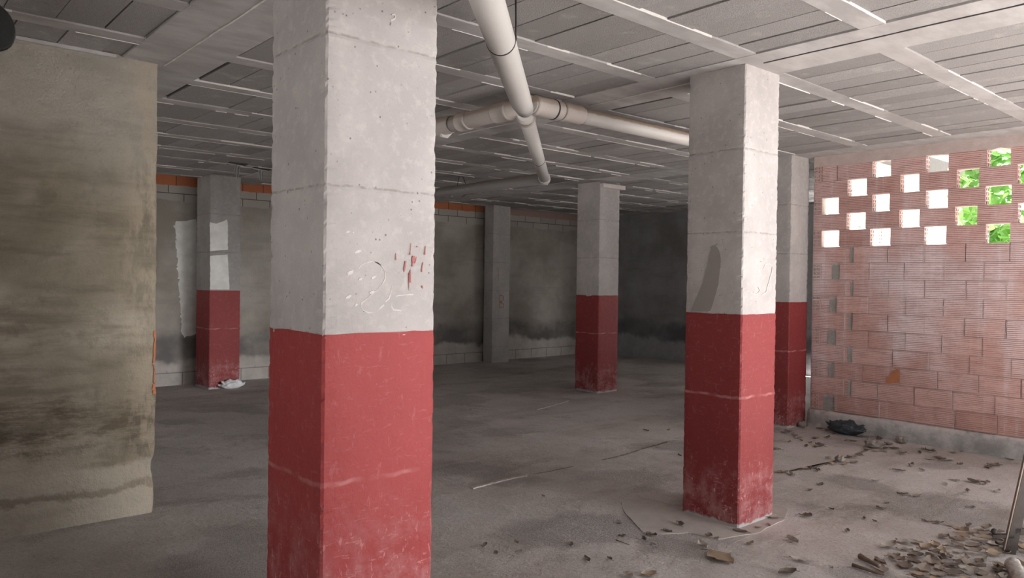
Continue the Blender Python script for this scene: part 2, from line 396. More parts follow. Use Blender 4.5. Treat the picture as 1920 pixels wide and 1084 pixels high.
def make_floor():
    bm = bmesh.new()
    def h(x, y):
        v = .0014*nz(x, y, 0, .9)+.0010*nz(x, y, 3, 3.1)
        for (yy, xa, xb, a) in ((6.45, 5.6, 7.2, .003),):
            if xa < x < xb:
                d = abs(y-yy-.04*nz(x, 0, 9, 1.6)); v += a*max(0, 1-d/.05)*(.6+.6*nz(x, 1, 2, 4))
        return v
    def grid(xa, xb, ya, yb, st):
        nx, ny = round((xb-xa)/st), round((yb-ya)/st)
        vs = [[bm.verts.new((xa+(xb-xa)*i/nx, ya+(yb-ya)*j/ny, h(xa+(xb-xa)*i/nx, ya+(yb-ya)*j/ny))) for i in range(nx+1)] for j in range(ny+1)]
        for j in range(ny):
            for i in range(nx):
                bm.faces.new((vs[j][i], vs[j][i+1], vs[j+1][i+1], vs[j+1][i]))
    grid(X0, 0.4, Y0, Y1, .2); grid(0.4, 7.6, Y0, 7.0, .05); grid(.4, 7.6, 7.0, Y1, .1); grid(7.6, X1, YR, Y1, .1)
    o = from_bm('floor', bm, M_FLOOR, smooth=True); prop(o, kind='structure')
    # slab body below
    b = MB(); b.box(X0, 7.6, Y0, Y1, -.25, -.03); b.box(7.6, X1, YR, Y1, -.25, -.03)
    prop(b.build('floor_slab', M_FLOOR), kind='structure')
make_floor()

BEAMS = [(-3.2, -2.9), (1.24, 1.74), (3.90, 4.37), (7.20, 7.66), (11.2, 11.6)]
YN = .1      # roof edge cut back out of view on the right, to let in more sun
def make_ceiling():
    b = MB(); zc = H
    # rib strips along X, blocks between, flat beams along Y
    def rect(xa, xb, ya, yb, z, m, t=.5): b.box(xa, xb, ya, yb, z, z+.10, m, t)
    for (xa, xb) in BEAMS:
        ya = YR-.1 if xa > 8 else (YN if xa > 3 else Y0)
        rect(xa, xb, ya, Y1, zc-.001, 1)
    ribs = [2.43+.72*k for k in range(-5, 12)]
    for (A, B) in zip(BEAMS, BEAMS[1:]):
        xa, xb = A[1], B[0]
        dy = .0 if A[1] < 4 else .10
        y_lo = YR if xa > 7.5 else (YN if xa > 3 else Y0)
        rs = [r+dy for r in ribs if y_lo-.8 < r+dy < Y1+.8]
        for ra, rb in zip(rs, rs[1:]):
            ya, yb = max(ra+.065, y_lo), min(rb-.065, Y1)
            if yb-ya < .03: continue
            x = xa+R.uniform(.0, .05)
            first = True
            while x < xb-.02:
                w = R.uniform(.20, .235); x2 = min(x+w, xb)
                if xb-x2 < .07: x2 = xb
                gap = R.choice((.003, .004, .005, .007, .012)) if R.random() < .92 else .02
                zz = zc+R.uniform(.002, .012)
                b.box(x+gap*.5, x2-gap*.5, ya+R.uniform(0, .004), yb-R.uniform(0, .004), zz, zz+.09, 0, R.random())
                x = x2
            # cement burrs squeezed out along the block ends
            for ye, sgn in ((ya, 1), (yb, -1)):
                x = xa
                while x < xb:
                    L = R.uniform(.05, .5)
                    if R.random() < .42:
                        n = max(2, int(L/.015)); lo = []; hi = []
                        for i in range(n+1):
                            xx = min(x+L*i/n, xb); ww = .0008+.0055*max(0, .25+nz(xx, ye, 2, 16))
                            lo.append((xx, ye-.003, zc-.0035)); hi.append((xx, ye-.003+ww, zc-.0035))
                        b.prism(lo+hi[::-1], (0, 0, .02), 2)
                    x += L
        for r in rs:
            if r-.065 > y_lo-.1 and r < Y1:
                rect(xa, xb, max(r-.065, y_lo), min(r+.065, Y1), zc+R.uniform(-.002, .004), 1)
    # shuttering seams down the middle of two beams
    for xs, ya, yb, m in ((1.48, 3.3, 5.0, 2), (4.08, .25, 2.42, 3), (4.15, 2.95, 5.5, 2)):
        y = ya
        lo = []; hi = []
        n = int((yb-ya)/.02)
        for i in range(n+1):
            yy = ya+(yb-ya)*i/n; w = .004+.007*max(0, nz(yy, xs, 1, 14)+.35)
            lo.append((xs-w*.5+.006*nz(yy, 0, 0, 3), yy, zc-.006)); hi.append((xs+w*.5+.006*nz(yy, 0, 0, 3), yy, zc-.006))
        b.prism(lo+hi[::-1], (0, 0, .02), m)
    # slab above closes everything
    b.box(X0, 3.9, Y0, Y1, zc+.09, zc+.32, 3); b.box(3.9, 7.7, YN, Y1, zc+.09, zc+.32, 3); b.box(7.7, X1, YR-.1, Y1, zc+.09, zc+.32, 3)
    prop(b.build('ceiling', [M_BLK, M_RIB, M_BURR, M_GAP]), kind='structure')
make_ceiling()

def wall_grid(name, pts_fn, nu, nv, mat):
    bm = bmesh.new()
    vs = [[bm.verts.new(pts_fn(i/nu, j/nv)) for i in range(nu+1)] for j in range(nv+1)]
    for j in range(nv):
        for i in range(nu): bm.faces.new((vs[j][i], vs[j][i+1], vs[j+1][i+1], vs[j+1][i]))
    return from_bm(name, bm, mat, smooth=True)

b = MB(); b.box(X0, X1+.2, Y1, Y1+.2, -.1, H+.12); wb = prop(b.build('wall_back', M_BACK), kind='structure')
XE, YW = 1.443, 4.997
def holed_wall(name, axis, c0, c1, a0, a1, o0, o1, z0, z1, mat):
    """wall slab between a0..a1 with one rectangular opening o0..o1, z0..z1"""
    b = MB()
    def put(p, q, r, t):
        if axis == 0: b.box(c0, c1, p, q, r, t)
        else: b.box(p, q, c0, c1, r, t)
    put(a0, o0, -.1, H+.12); put(o1, a1, -.1, H+.12)
    if z0 > 0: put(o0, o1, -.1, z0)
    if z1 < H: put(o0, o1, z1, H+.12)
    return prop(b.build(name, mat), kind='structure')
b = MB(); b.box(X0-.2, 1.9, Y0-.2, Y0, -.1, H+.3); prop(b.build('wall_front_blocker', M_FACADE), kind='structure')  # unseen wall, its length set to keep light off the left side
holed_wall('wall_far_right', 0, X1, X1+.2, YR-.1, Y1, 3.98, 5.84, .05, 2.7, M_FAR)  # opening added out of view to bring daylight to the far end
holed_wall('wall_far_left', 0, X0-.2, X0, YW+.1, Y1+.2, 6.2, 10.4, .0, 1.3, M_BACK)  # unseen opening, made up to fill the back left with light
holed_wall('wall_near_left', 0, X0-.2, X0, Y0-.2, YW+.1, -.3, 3.6, 0, 1.5, M_FACADE)  # low opening added out of sight to light the left-facing sides

# left wall: thick rendered wall whose ragged end faces the middle of the garage

def make_left_wall():
    bm = bmesh.new()
    nz_ = 92; rows = []
    xs = [X0, -1.5, -.5] + [0+.08*i for i in range(1, 17)] + [1.33, 1.36, 1.39, 1.41]
    for j in range(nz_+1):
        z = -.05+(H+.08)*j/nz_
        e = XE+.010*nz(z, 0, 0, 5)+.007*nz(z, 2, 0, 21)
        if z < .33: e -= .012+.014*nz(z, 5, 1, 9)
        if .73 < z < 1.13: e -= .004
        row = []
        for x in xs:
            dy = .005*nz(x, z, 4, 2.0)+.004*nz(x, z, 1, 8)
            if .10 < z < .16: dy -= .008
            row.append(bm.verts.new((x, YW+dy, z)))
        row.append(bm.verts.new((e-.008, YW+.002+.004*nz(z, 1, 1, 30), z)))
        row.append(bm.verts.new((e, YW+.014, z)))
        row.append(bm.verts.new((e+.006*nz(z, 7, 1, 11), YW+.08, z)))
        row.append(bm.verts.new((e, YW+.165, z))); row.append(bm.verts.new((X0, YW+.175, z)))
        rows.append(row)
    for A, B in zip(rows, rows[1:]):
        for i in range(len(A)-1): bm.faces.new((A[i], A[i+1], B[i+1], B[i]))
    o = from_bm('wall_left', bm, M_LEFT, smooth=True); prop(o, kind='structure')
    # clay brick showing where the corner render has broken off
    rr = random.Random(3); b = MB()
    for za, zb, w in ((.93, 1.13, .017), (.80, .92, .011), (.735, .80, .021)):
        n = 8; L = []; Rr = []
        for i in range(n+1):
            z = za+(zb-za)*i/n
            e = XE+.010*nz(z, 0, 0, 5)+.007*nz(z, 2, 0, 21)
            L.append((e-w-rr.uniform(-.005, .004), YW-.006, z)); Rr.append((e-.004, YW-.006, z))
        b.prism(L+Rr[::-1], (0, .02, 0))
    b.build('exposed_brick_edge', M_CLAY, o)
    # thin mortar ledge under the ceiling
    b = MB(); n = 40; lo = []; hi = []
    for i in range(n+1):
        x = -1+2.2*i/n; lo.append((x, YW-.03+.008*nz(x, 0, 0, 6), H-.018)); hi.append((x, YW+.02, H-.018))
    b.prism(lo+hi[::-1], (0, 0, .02)); b.build('mortar_ledge', M_RIB, o)
make_left_wall()

# ------------------------------------------------------------------ brick wall on the right
def perf_end(b, o, u, v, n, nu, nv, m, t):
    """brick end face with a grid of hollow cores; o corner, u/v edge vectors, n = direction into the brick"""
    o, u, v, n = Vector(o), Vector(u), Vector(v), Vector(n)
    fu, fv = .18, .22
    us = [0]; vs_ = [0]
    for i in range(nu):
        w = 1/nu; us += [i*w+w*fu, (i+1)*w-w*fu]
    us.append(1)
    for i in range(nv):
        w = 1/nv; vs_ += [i*w+w*fv, (i+1)*w-w*fv]
    vs_.append(1)
    P = lambda a, c, d=0: o+u*a+v*c+n*d
    for i in range(len(us)-1):
        for j in range(len(vs_)-1):
            a0, a1, c0, c1 = us[i], us[i+1], vs_[j], vs_[j+1]
            if i % 2 == 1 and j % 2 == 1:
                D = .07
                b.quad(P(a0, c0), P(a1, c0), P(a1, c0, D), P(a0, c0, D), 2, t); b.quad(P(a0, c1), P(a1, c1), P(a1, c1, D), P(a0, c1, D), 2, t)
                b.quad(P(a0, c0), P(a0, c1), P(a0, c1, D), P(a0, c0, D), 2, t); b.quad(P(a1, c0), P(a1, c1), P(a1, c1, D), P(a1, c0, D), 2, t)
                b.quad(P(a0, c0, D), P(a1, c0, D), P(a1, c1, D), P(a0, c1, D), 2, t)
            else: b.quad(P(a0, c0), P(a1, c0), P(a1, c1), P(a0, c1), m, t)

def make_brick_wall():
    b = MB(); rr = random.Random(11); T = .085; hz = .167; zk = .185; y_end = Y0-.2
    def brick(ya, yb, z0, ends=(False, False), t=None, dx=None, m=0):
        """cell ya<yb on course starting at z0; brick face plus recessed mortar around it"""
        t = rr.uniform(.1, .85) if t is None else t
        dx = rr.uniform(-.006, .003) if dx is None else dx
        b.box(XB+.007+rr.uniform(-.002, .004), XB+T-.005, ya+(0.004 if ends[0] else 0), yb-(0.004 if ends[1] else 0), z0, z0+hz, 1)
        g = .005; ja = 0 if ends[0] else g*rr.uniform(.3, 1.6); jb = 0 if ends[1] else g*rr.uniform(.3, 1.6)
        za, zb = z0+.003+rr.uniform(-.002, .002), z0+hz-.003+rr.uniform(-.002, .002)
        sk = [s for s, e in (('-y', ends[0]), ('+y', ends[1])) if e]
        b.box(XB+dx, XB+T, ya+ja, yb-jb, za, zb, m, t, sk)
        if not ends[0] and rr.random() < .55:      # mortar squeezed out of the upright joint
            q = [(XB+dx-rr.uniform(0, .004), ya+rr.uniform(-.006, -.001)+.003*nz(i, ya, z0, .9), za+.004+(zb-za-.01)*i/7) for i in range(8)]
            p = [(XB+dx-.001, a[1]+rr.uniform(.004, .010), a[2]) for a in q]
            b.prism(q+p[::-1], (.02, 0, 0), 1)
        if ends[0]: perf_end(b, (XB+dx, ya, za), (T-dx, 0, 0), (0, 0, zb-za), (0, 1, 0), 2, 4, 0, t)
        if ends[1]: perf_end(b, (XB+dx, yb, za), (T-dx, 0, 0), (0, 0, zb-za), (0, -1, 0), 2, 4, 0, t)
    def header(z0):
        b.box(XB+.005, XB+T, 3.775, YR, z0, z0+hz, 1)
        za, zb = z0+.004, z0+hz-.004; t = rr.uniform(.3, .6)
        b.box(XB, XB+T, 3.778, YR-.003, za, zb, 0, t, ('-x',))
        perf_end(b, (XB, 3.778, za), (0, YR-.003-3.778, 0), (0, 0, zb-za), (1, 0, 0), 2, 4, 0, t)
    def fill(ya, yb, z0):
        """narrow gap packed with a broken brick set on end and grey mortar"""
        w = yb-ya; k = rr.uniform(.35, .75)
        b.box(XB+.012, XB+T-.01, ya, yb, z0, z0+hz, 1)
        pts = [(XB+rr.uniform(.002, .008), ya+w*k*i/4*1.0, z0+.004+rr.uniform(0, .012)) for i in range(5)]
        top = [(XB+.005, ya+w*k*i/4, z0+hz-.004-rr.uniform(0, .03)) for i in range(5)]
        b.prism([(p[0], p[1], p[2]) for p in pts]+[(pts[0][0], q[1], q[2]) for q in top[::-1]], (.05, 0, 0), 3)
        b.box(XB+.006, XB+T-.01, ya+w*k+.002, yb-.004, z0+.004, z0+hz-.006, 0, .9 if rr.random() < .6 else .5)
    for c in range(15):
        z0 = zk+hz*c
        if c < 10:
            if c % 2 == 0:
                header(z0); fy = 3.61+rr.uniform(-.03, .02); fill(fy, 3.775, z0); y = fy
                joints = [3.28-.3335*k for k in range(15)]
            else:
                brick(3.52, YR, z0, t=.75 if c == 1 else None); fill(3.44, 3.52, z0); y = 3.44
                joints = [3.105-.3335*k for k in range(15)]
            dj = {0: -.12, 1: .08, 2: .03, 3: -.05}.get(c, 0)
            for j in joints:
                j += dj+rr.uniform(-.012, .012)
                if j > y-.08: continue
                j = max(j, y_end)
                t = None
                if c == 1: t = rr.uniform(.7, .9)
                if c == 1 and 2.85 < j < 3.2: t = .93
                brick(j, y, z0, t=t); y = j
                if y <= y_end+.001: break
        else:
            if c % 2 == 0:
                holes = [(3.60-.502*k, 3.78-.502*k) for k in range(9)]
                header(z0)
                if c == 14:
                    brick(3.62, 3.775, z0); brick(3.27, 3.62, z0, (False, True) if 0 else (True, False)); holes = holes[1:]; y = holes[0][1]
                    # brick above ends at the hole
                else: y = 3.775
            else:
                holes = [(3.325-.49*k, 3.505-.49*k) for k in range(9)]; y = YR
            for ya, yb in holes:
                ya += rr.uniform(-.012, .012); yb += rr.uniform(-.012, .012)
                if y-yb > .04: brick(max(yb, y_end), y, z0, (True, y < 3.7))
                y = ya
                if y < y_end: break
            if y > y_end: brick(y_end, y, z0, (False, True))
    ztop = zk+hz*15
    # mortar packed between the last course and the ceiling, ragged lower edge
    n = 150; lo = []; hi = []
    for i in range(n+1):
        y = y_end+(YR-y_end)*i/n
        lo.append((XB-.014, y, ztop-.004+.016*nz(y, 0, 0, 3)+.014*nz(y, 3, 0, 14)-.01)); hi.append((XB-.014, y, H+.05))
    b.prism(lo+hi[::-1], (T+.02, 0, 0), 1)
    global WR
    WR = prop(b.build('wall_right', [M_BRK, M_MOR, M_CORE, M_GFILL]), kind='structure')
    # clay patch where the dust has been knocked off (a broken brick face)
    # concrete kerb under the wall
    bm = bmesh.new(); rows = []; n = 110
    for i in range(n+1):
        y = y_end+(YR+.02-y_end)*i/n
        w = .018*nz(y, 0, 0, 2.2)+.010*nz(y, 1, 0, 9); s = .012*nz(y, 5, 0, 5)
        rows.append([bm.verts.new(p) for p in ((XB-.05+w, y, -.05), (XB-.045+w, y, .0), (XB-.035+w*.8, y, .07), (XB-.03+w*.7, y, .13+s), (XB-.012+w*.4, y, .172+s*.7), (XB+.02, y, .186), (XB+T, y, .186), (XB+T, y, -.05))])
    for A, B in zip(rows, rows[1:]):
        for k in range(7): bm.faces.new((A[k], A[k+1], B[k+1], B[k]))
    bm.faces.new(rows[-1]); bm.faces.new(rows[0])
    prop(from_bm('baseboard_right', bm, M_KERB, smooth=True), kind='structure')
make_brick_wall()

# wall that closes the garage beyond the brick wall's far end; its outside is a pale hollow-block face
def make_return_wall():
    b = MB(); b.box(XB+.09, X1+.2, YR-.085, YR+.05, -.1, H+.3, 0)
    for gx, gz in ((8.15, 2.36), (8.0, 2.02), (8.36, 1.98), (8.9, 1.95), (8.75, 2.3), (9.4, 1.93)):
        for i in range(2):
            for j in range(4):
                b.box(gx+.035*i, gx+.035*i+.02, YR-.088, YR-.084, gz+.04*j, gz+.04*j+.024, 1)
    prop(b.build('wall_return', [M_CREAM, M_GAP]), kind='structure')
make_return_wall()

# yard outside
b = MB(); b.box(-14, 3.4, -26, Y0-.2, -.3, -.012); prop(b.build('added_dark_ground', M_DARK_GROUND), kind='structure')  # unseen dark ground, added to cut light bounced onto the ceiling
b = MB(); b.box(3.4, 26, -26, Y0-.2, -.3, -.012); b.box(7.62, 26, Y0-.2, YR-.08, -.3, -.012); b.box(X1+.2, 26, YR-.08, 22, -.3, -.012); b.box(-14, X0-.2, Y0-.2, 22, -.3, -.012)  # strips beyond the side walls are unseen, added to bounce sunlight indoors
prop(b.build('exterior_ground', M_GROUND), kind='structure')

# ------------------------------------------------------------------ columns
ZR = H-1.5
def shaft(name, x, y, a, bb, z0, z1, mats, parent, joints=(), ridge=(), chip=1.0, seed=0, out=0.0, ragged_top=0):
    """square column body with rough, chipped arrises and shuttering joints; coordinates local to the column base"""
    bm = bmesh.new(); n = 10
    zs = []
    z = z0
    while z < z1-.001: zs.append(z); z += .012
    zs.append(z1)
    for j in list(joints)+list(ridge):
        zs += [j-.012, j-.006, j, j+.006, j+.012]
    zs = sorted(set(round(q, 4) for q in zs if z0 <= q <= z1))
    def per():
        c = .007
        pts = []
        def side(p, q, nrm):
            L = (Vector(q)-Vector(p)).length
            ts = [c/L] + [c/L+(1-2*c/L)*i/n for i in range(1, n)] + [1-c/L]
            for k, t in enumerate(ts): pts.append((Vector(p).lerp(Vector(q), t), Vector(nrm), k in (0, len(ts)-1)))
        A, B, C_, D = (0, 0), (a, 0), (a, bb), (0, bb)
        side(A, B, (0, -1)); side(B, C_, (1, 0)); side(C_, D, (0, 1)); side(D, A, (-1, 0))
        return pts
    P = per(); ctr = Vector((a/2, bb/2)); rings = []
    for z in zs:
        ring = []
        for p, nrm, edge in P:
            zz = z
            if ragged_top and z >= z1-1e-4: zz = z+ragged_top*nz(p.x+x, p.y+y, seed, 14)
            d = .0016*nz(p.x+seed, p.y, z, 5)+.0012*nz(p.x+seed, p.y, z, 25)+out
            for j in joints:
                if abs(z-j) < .013: d -= (.0035+.004*nz(p.x, p.y+seed, j, 18))*(1-abs(z-j)/.014)
            for j in ridge:
                if abs(z-j) < .013: d += .0035*(1-abs(z-j)/.014)*(1+.8*nz(p.x, p.y+seed, j, 9))
            q = p+nrm*d
            if edge:
                e = .002+.007*max(0, nz(p.x*2+seed, p.y*2, z, 48)+.05)+.006*max(0, nz(seed, 2+p.x, z, 19)-.12)
                q = q+(ctr-q).normalized()*e*chip*1.2
            ring.append(bm.verts.new((q.x, q.y, zz)))
        rings.append(ring)
    K = len(P)
    for A, B in zip(rings, rings[1:]):
        for k in range(K): bm.faces.new((A[k], A[(k+1) % K], B[(k+1) % K], B[k]))
    bm.faces.new(rings[0]); bm.faces.new(rings[-1])
    o = from_bm(name, bm, mats, parent)
    return o

def column(x, y, a, bb, label, painted=True, worn=False, seed=0, mat=None, chip=1.0, z0=-.01):
    e = empty('concrete_column', (x, y, 0)); prop(e, label, 'column', 'concrete columns of the garage')
    js = [H-.5*k for k in range(1, 6)]
    if painted:
        shaft('shaft', x, y, a, bb, ZR-.01, H+.01, mat or M_COL, e, [j for j in js if j > ZR+.02], (), chip, seed)
        shaft('painted_base', x, y, a, bb, z0, ZR+.002, M_RED_WORN if worn else M_RED, e, (), () if worn else (H-2.0,), chip*.7, seed+5, .0015, .007)
    else:
        shaft('shaft', x, y, a, bb, z0, H+.01, mat or M_COL_GREY, e, js, (), chip*.6, seed)
    return e

C1 = column(1.177, 2.283, .450, .430, 'nearest grey and red concrete column, with faint chalk numerals and red smears', True, True, 1)
C2 = column(4.016, 2.497, .394, .409, 'grey and red column nearest the perforated brick wall side, dark curved patch on its left face', True, False, 2)
C3 = column(7.403, 6.723, .395, .415, 'distant red-based column with a pale board wedged on its top', True, False, 3, None, .8)
C4 = column(7.197, 3.930, .366, .366, 'red-based column standing at the far end of the brick wall, half hidden', True, False, 4)
C5 = column(3.524, 9.961, .403, .50, 'red-based column against the back wall with a whitewashed strip', True, False, 5, M_COL_GREY, .7)
C6 = column(8.562, 10.290, .401, .25, 'unpainted grey column against the back wall with orange marks', False, False, 6, M_COL6, .6)

def strip_on(b, pts, w, axis, val, off, thick=.0012, rag=.25, seed=0, m=0):
    """paint or chalk line following pixel-traced points on the face plane (axis=val); gets real thickness towards the viewer side"""
    P = [on(px, py, axis, val) for px, py in pts]
    Q = []
    for A, B in zip(P, P[1:]):
        n = max(1, int((B-A).length/.012))
        for i in range(n): Q.append(A.lerp(B, i/n))
    Q.append(P[-1])
    nrm = Vector((0, 0, 0)); nrm[axis] = 1 if axis == 2 else -1
    L = []; Rr = []
    for i, q in enumerate(Q):
        t = (Q[min(i+1, len(Q)-1)]-Q[max(i-1, 0)]).normalized(); s = nrm.cross(t)
        ww = w*(1+rag*2*nz(q.x+seed, q.y, q.z, 60))
        jit = s*(w*.5*nz(q.z+seed, q.x, q.y, 45))
        L.append(q+s*ww*.5+jit+nrm*off); Rr.append(q-s*ww*.5+jit+nrm*off)
    b.prism(L+Rr[::-1], nrm*thick, m)

def patch_on(b, pts, axis, val, off, thick, rag=.004, seed=0, step=.02):
    """ragged-edged patch traced on a face plane"""
    P = [on(px, py, axis, val) for px, py in pts]; Q = []
    for A, B in zip(P, P[1:]+P[:1]):
        n = max(1, int((B-A).length/step))
        for i in range(n):
            q = A.lerp(B, i/n); v = Vector((rag*nz(q.z+seed, q.x, 1, 35), rag*nz(q.x, q.z+seed, 2, 35), rag*nz(q.y, q.z, seed, 35))); v[axis] = 0
            Q.append(q+v)
    nrm = Vector((0, 0, 0)); nrm[axis] = -1
    b.prism([q+nrm*off for q in Q], nrm*thick)

def child_world(b, name, mat, par, smooth=False):
    """geometry given in world coordinates, parented to a thing whose base is at par.location"""
    o = b.build(name, mat, par, smooth=smooth); o.location = -Vector(par.location); return o

YF1 = 2.283
# chalk numerals on the nearest column
b = MB()
for k, s in enumerate([
    [(673, 503), (676, 498), (684, 494), (699, 490), (709, 493), (716, 500), (721, 508), (723, 517), (721, 526), (716, 534), (708, 543), (699, 550), (689, 559), (678, 568), (676, 574), (681, 582), (690, 586), (700, 587), (708, 582), (714, 577), (720, 572)],
    [(722, 566), (729, 560), (732, 550), (735, 536)],
    [(746, 515), (748, 511), (755, 507)],
    [(742, 556), (748, 554), (760, 553), (775, 552)], [(734, 566), (734, 575), (738, 581), (748, 582), (752, 583)]]):
    strip_on(b, s, .0028, 1, YF1, .0002, .0009, 1.2, k*7)
strip_on(b, [(734, 29), (739, 27), (741, 32), (739, 36), (732, 39)], .006, 1, YF1, .0022, .0012, .4, 50)
o = child_world(b, 'chalk_numeral', M_CHALK, C1); prop(o, 'faint white chalk numerals')
# plaster dabs
b = MB()
for cx, cy, rx, ry in ((672, 472, 9, 4), (656, 512, 8, 6), (676, 523, 5, 3), (700, 520, 7, 3), (697, 548, 5, 4), (653, 557, 7, 3), (667, 572, 4, 3), (652, 435, 4, 2), (662, 436, 2, 2)):
    pts = [(cx+.8*rx*(1+.7*nz(k, cx, 0, 1.3))*math.cos(k*PI/5), cy+.8*ry*(1+.7*nz(k, cy, 3, 1.3))*math.sin(k*PI/5)-.3*rx*math.cos(k*PI/5)) for k in range(10)]
    patch_on(b, pts, 1, YF1, -.001, .0025, .003, cx, .008)
child_world(b, 'plaster_dab', M_PLASTER, C1)
# red smears
b = MB()
for k, (s, w) in enumerate([([(770, 456), (768, 478)], .004), ([(780, 462), (784, 463)], .007), ([(797, 462), (796, 478)], .006), ([(775, 480), (773, 500)], .010), ([(780, 481), (777, 494)], .005), ([(769, 506), (768, 530)], .006), ([(760, 490), (757, 510)], .005), ([(741, 475), (742, 488)], .005), ([(792, 492), (790, 510)], .005), ([(766, 512), (766, 545)], .003), ([(790, 536), (791, 541)], .008)]):
    strip_on(b, s, w*.7, 1, YF1, .0022, .001, 1.2, k*3)
child_world(b, 'paint_smear', M_REDSMEAR, C1)
# darker grey patch on the left face of the second column
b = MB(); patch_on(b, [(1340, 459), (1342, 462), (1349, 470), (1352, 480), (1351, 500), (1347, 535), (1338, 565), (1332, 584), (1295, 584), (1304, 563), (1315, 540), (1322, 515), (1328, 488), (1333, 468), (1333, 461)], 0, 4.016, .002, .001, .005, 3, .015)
o = child_world(b, 'dark_patch', M_DARKPATCH, C2); prop(o, 'dark grey curved patch')
# faint chalk rings on the second column
b = MB()
strip_on(b, [(1405, 549), (1412, 552), (1420, 551), (1424, 545), (1421, 538)], .004, 1, 2.497, .0022, .001, .4, 3)
strip_on(b, [(1430, 505), (1434, 496), (1442, 495), (1448, 500), (1446, 512), (1441, 530), (1436, 548), (1428, 553)], .005, 1, 2.497, .0022, .001, .4, 9)
child_world(b, 'chalk_ring', M_CHALK, C2)
# orange marks on the grey column
b = MB()
for k, s in enumerate([[(934, 503), (934, 527)], [(936, 553), (943, 555), (944, 562), (936, 567), (944, 570), (944, 576), (936, 577)], [(936, 553), (936, 577)]]):
    strip_on(b, s, .012, 1, 10.290, .002, .002, .4, k*5)
o = child_world(b, 'painted_mark', M_ORANGE, C6); prop(o, 'faded orange marks')
# whitewash strips on the back wall and the column in front of it
b = MB(); patch_on(b, [(327, 418), (331, 414), (345, 413), (368, 412), (369, 425), (370, 470), (372, 520), (373, 560), (374, 600), (374, 624), (360, 628), (345, 634), (340, 622), (339, 590), (335, 540), (333, 500), (330, 450)], 1, Y1, .001, .003, .035, 2, .025)
wp = child_world(b, 'whitewash_patch', M_WHITEWASH, wb)
b = MB(); patch_on(b, [(393, 417), (405, 420), (426, 412), (427, 425), (427, 469), (394, 471)], 1, 9.961, .002, .002, .008, 2, .02)
patch_on(b, [(394, 480), (427, 477), (428, 500), (429, 520), (430, 543), (394, 543)], 1, 9.961, .002, .002, .006, 4, .02)
child_world(b, 'whitewash_strip', M_WHITEWASH, C5)
# pale board on top of the distant column
b = MB(); b.box(-.02, .415, -.075, -.01, H-.085, H-.035); o = b.build('shuttering_board', M_WOOD, C3); prop(o, 'pale leftover shuttering board')

# screed pad around the second column
b = MB(); pts = []
out = [(1165, 941), (1169, 958), (1180, 972), (1192, 985), (1207, 999), (1240, 1003), (1290, 1000), (1345, 1012), (1420, 1000), (1470, 975), (1478, 955), (1455, 948), (1300, 945), (1275, 952), (1215, 935), (1190, 934)]
Q = []
for A, B in zip(out, out[1:]+out[:1]):
    A, B = on(*A, 2, 0), on(*B, 2, 0); n = max(1, int((B-A).length/.03))
    for i in range(n):
        q = A.lerp(B, i/n); Q.append((q.x+.012*nz(q.x, q.y, 1, 12), q.y+.012*nz(q.y, q.x, 3, 12), -.01))
b.prism(Q, (0, 0, .0145)); prop(b.build('floor_patch', M_SCREED), kind='structure')

# bare clay patch on one brick where the dusty skin has come off
b = MB(); patch_on(b, [(1661, 717), (1663, 708), (1668, 705), (1672, 697), (1681, 692), (1687, 693), (1687, 716), (1674, 719)], 0, XB, .006, .004, .003, 3, .015)
child_world(b, 'bare_clay_patch', M_CLAY, WR)

# ridges, cracks and scratches in the slab
FL = bpy.data.objects['floor']
b = MB()
strip_on(b, [(884, 917), (905, 912), (935, 904), (960, 898), (986, 893)], .028, 2, 0, .002, .008, .4, 3)
strip_on(b, [(1005, 769), (1030, 763), (1064, 752)], .03, 2, 0, .002, .008, .4, 9)
strip_on(b, [(1362, 1029), (1369, 1023), (1380, 1017), (1392, 1012), (1405, 1007)], .007, 2, 0, .004, .002, .8, 13)
strip_on(b, [(1412, 1046), (1425, 1044), (1440, 1038), (1458, 1027), (1477, 1015), (1488, 1008), (1499, 1001)], .010, 2, 0, .004, .002, .8, 17)
child_world(b, 'floor_ridge', M_SCREED, FL)
b = MB()
strip_on(b, [(1130, 863), (1150, 859), (1180, 851), (1210, 841), (1236, 834), (1252, 829)], .018, 2, 0, .003, .002, .9, 21)
strip_on(b, [(1460, 887), (1480, 884), (1515, 880), (1545, 872), (1566, 866), (1600, 855), (1625, 845), (1655, 836), (1672, 832)], .022, 2, 0, .003, .002, .9, 25)
strip_on(b, [(1000, 890), (1030, 885), (1076, 875)], .010, 2, 0, .003, .002, .9, 27)
child_world(b, 'floor_crack', M_CRACK, FL)

# ------------------------------------------------------------------ drain pipes under the ceiling
def pipe(name, pts, rad, mat, parent, radii=None, seg=28):
    """pipe with its object origin on the pipe axis, so that height in object space is height over the axis"""
    p0 = Vector(pts[0]); base = Vector(parent.location)
    bm = bmesh.new(); tube(bm, [Vector(p)-p0 for p in pts], rad, seg, True, radii)
    o = from_bm(name, bm, mat, parent, smooth=False)
    for p in o.data.polygons: p.use_smooth = len(p.vertices) == 4
    o.location = p0-base
    return o
def ring(name, c, d, rad, w, mat, parent, bead=True):
    c, d = Vector(c), Vector(d).normalized()
    return pipe(name, [c-d*w/2, c-d*w*.42, c-d*w*.40, c+d*w*.40, c+d*w*.42, c+d*w/2], rad, mat, parent,
                [rad*.93, rad*1.03, rad, rad, rad*1.03, rad*.93] if bead else None)
PX, PY, PZ = 3.46, 3.77, 2.655
DP = empty('drain_pipe', (PX, PY, PZ)); prop(DP, 'grey plastic drain pipework slung under the ceiling behind the nearest column', 'drain pipe')
pipe('side_run', [(PX, PY, PZ), (5.9, PY, PZ), (6.02, PY, PZ+.01), (6.09, PY, PZ+.05), (6.12, PY, H)], .055, M_PVC_D, DP)
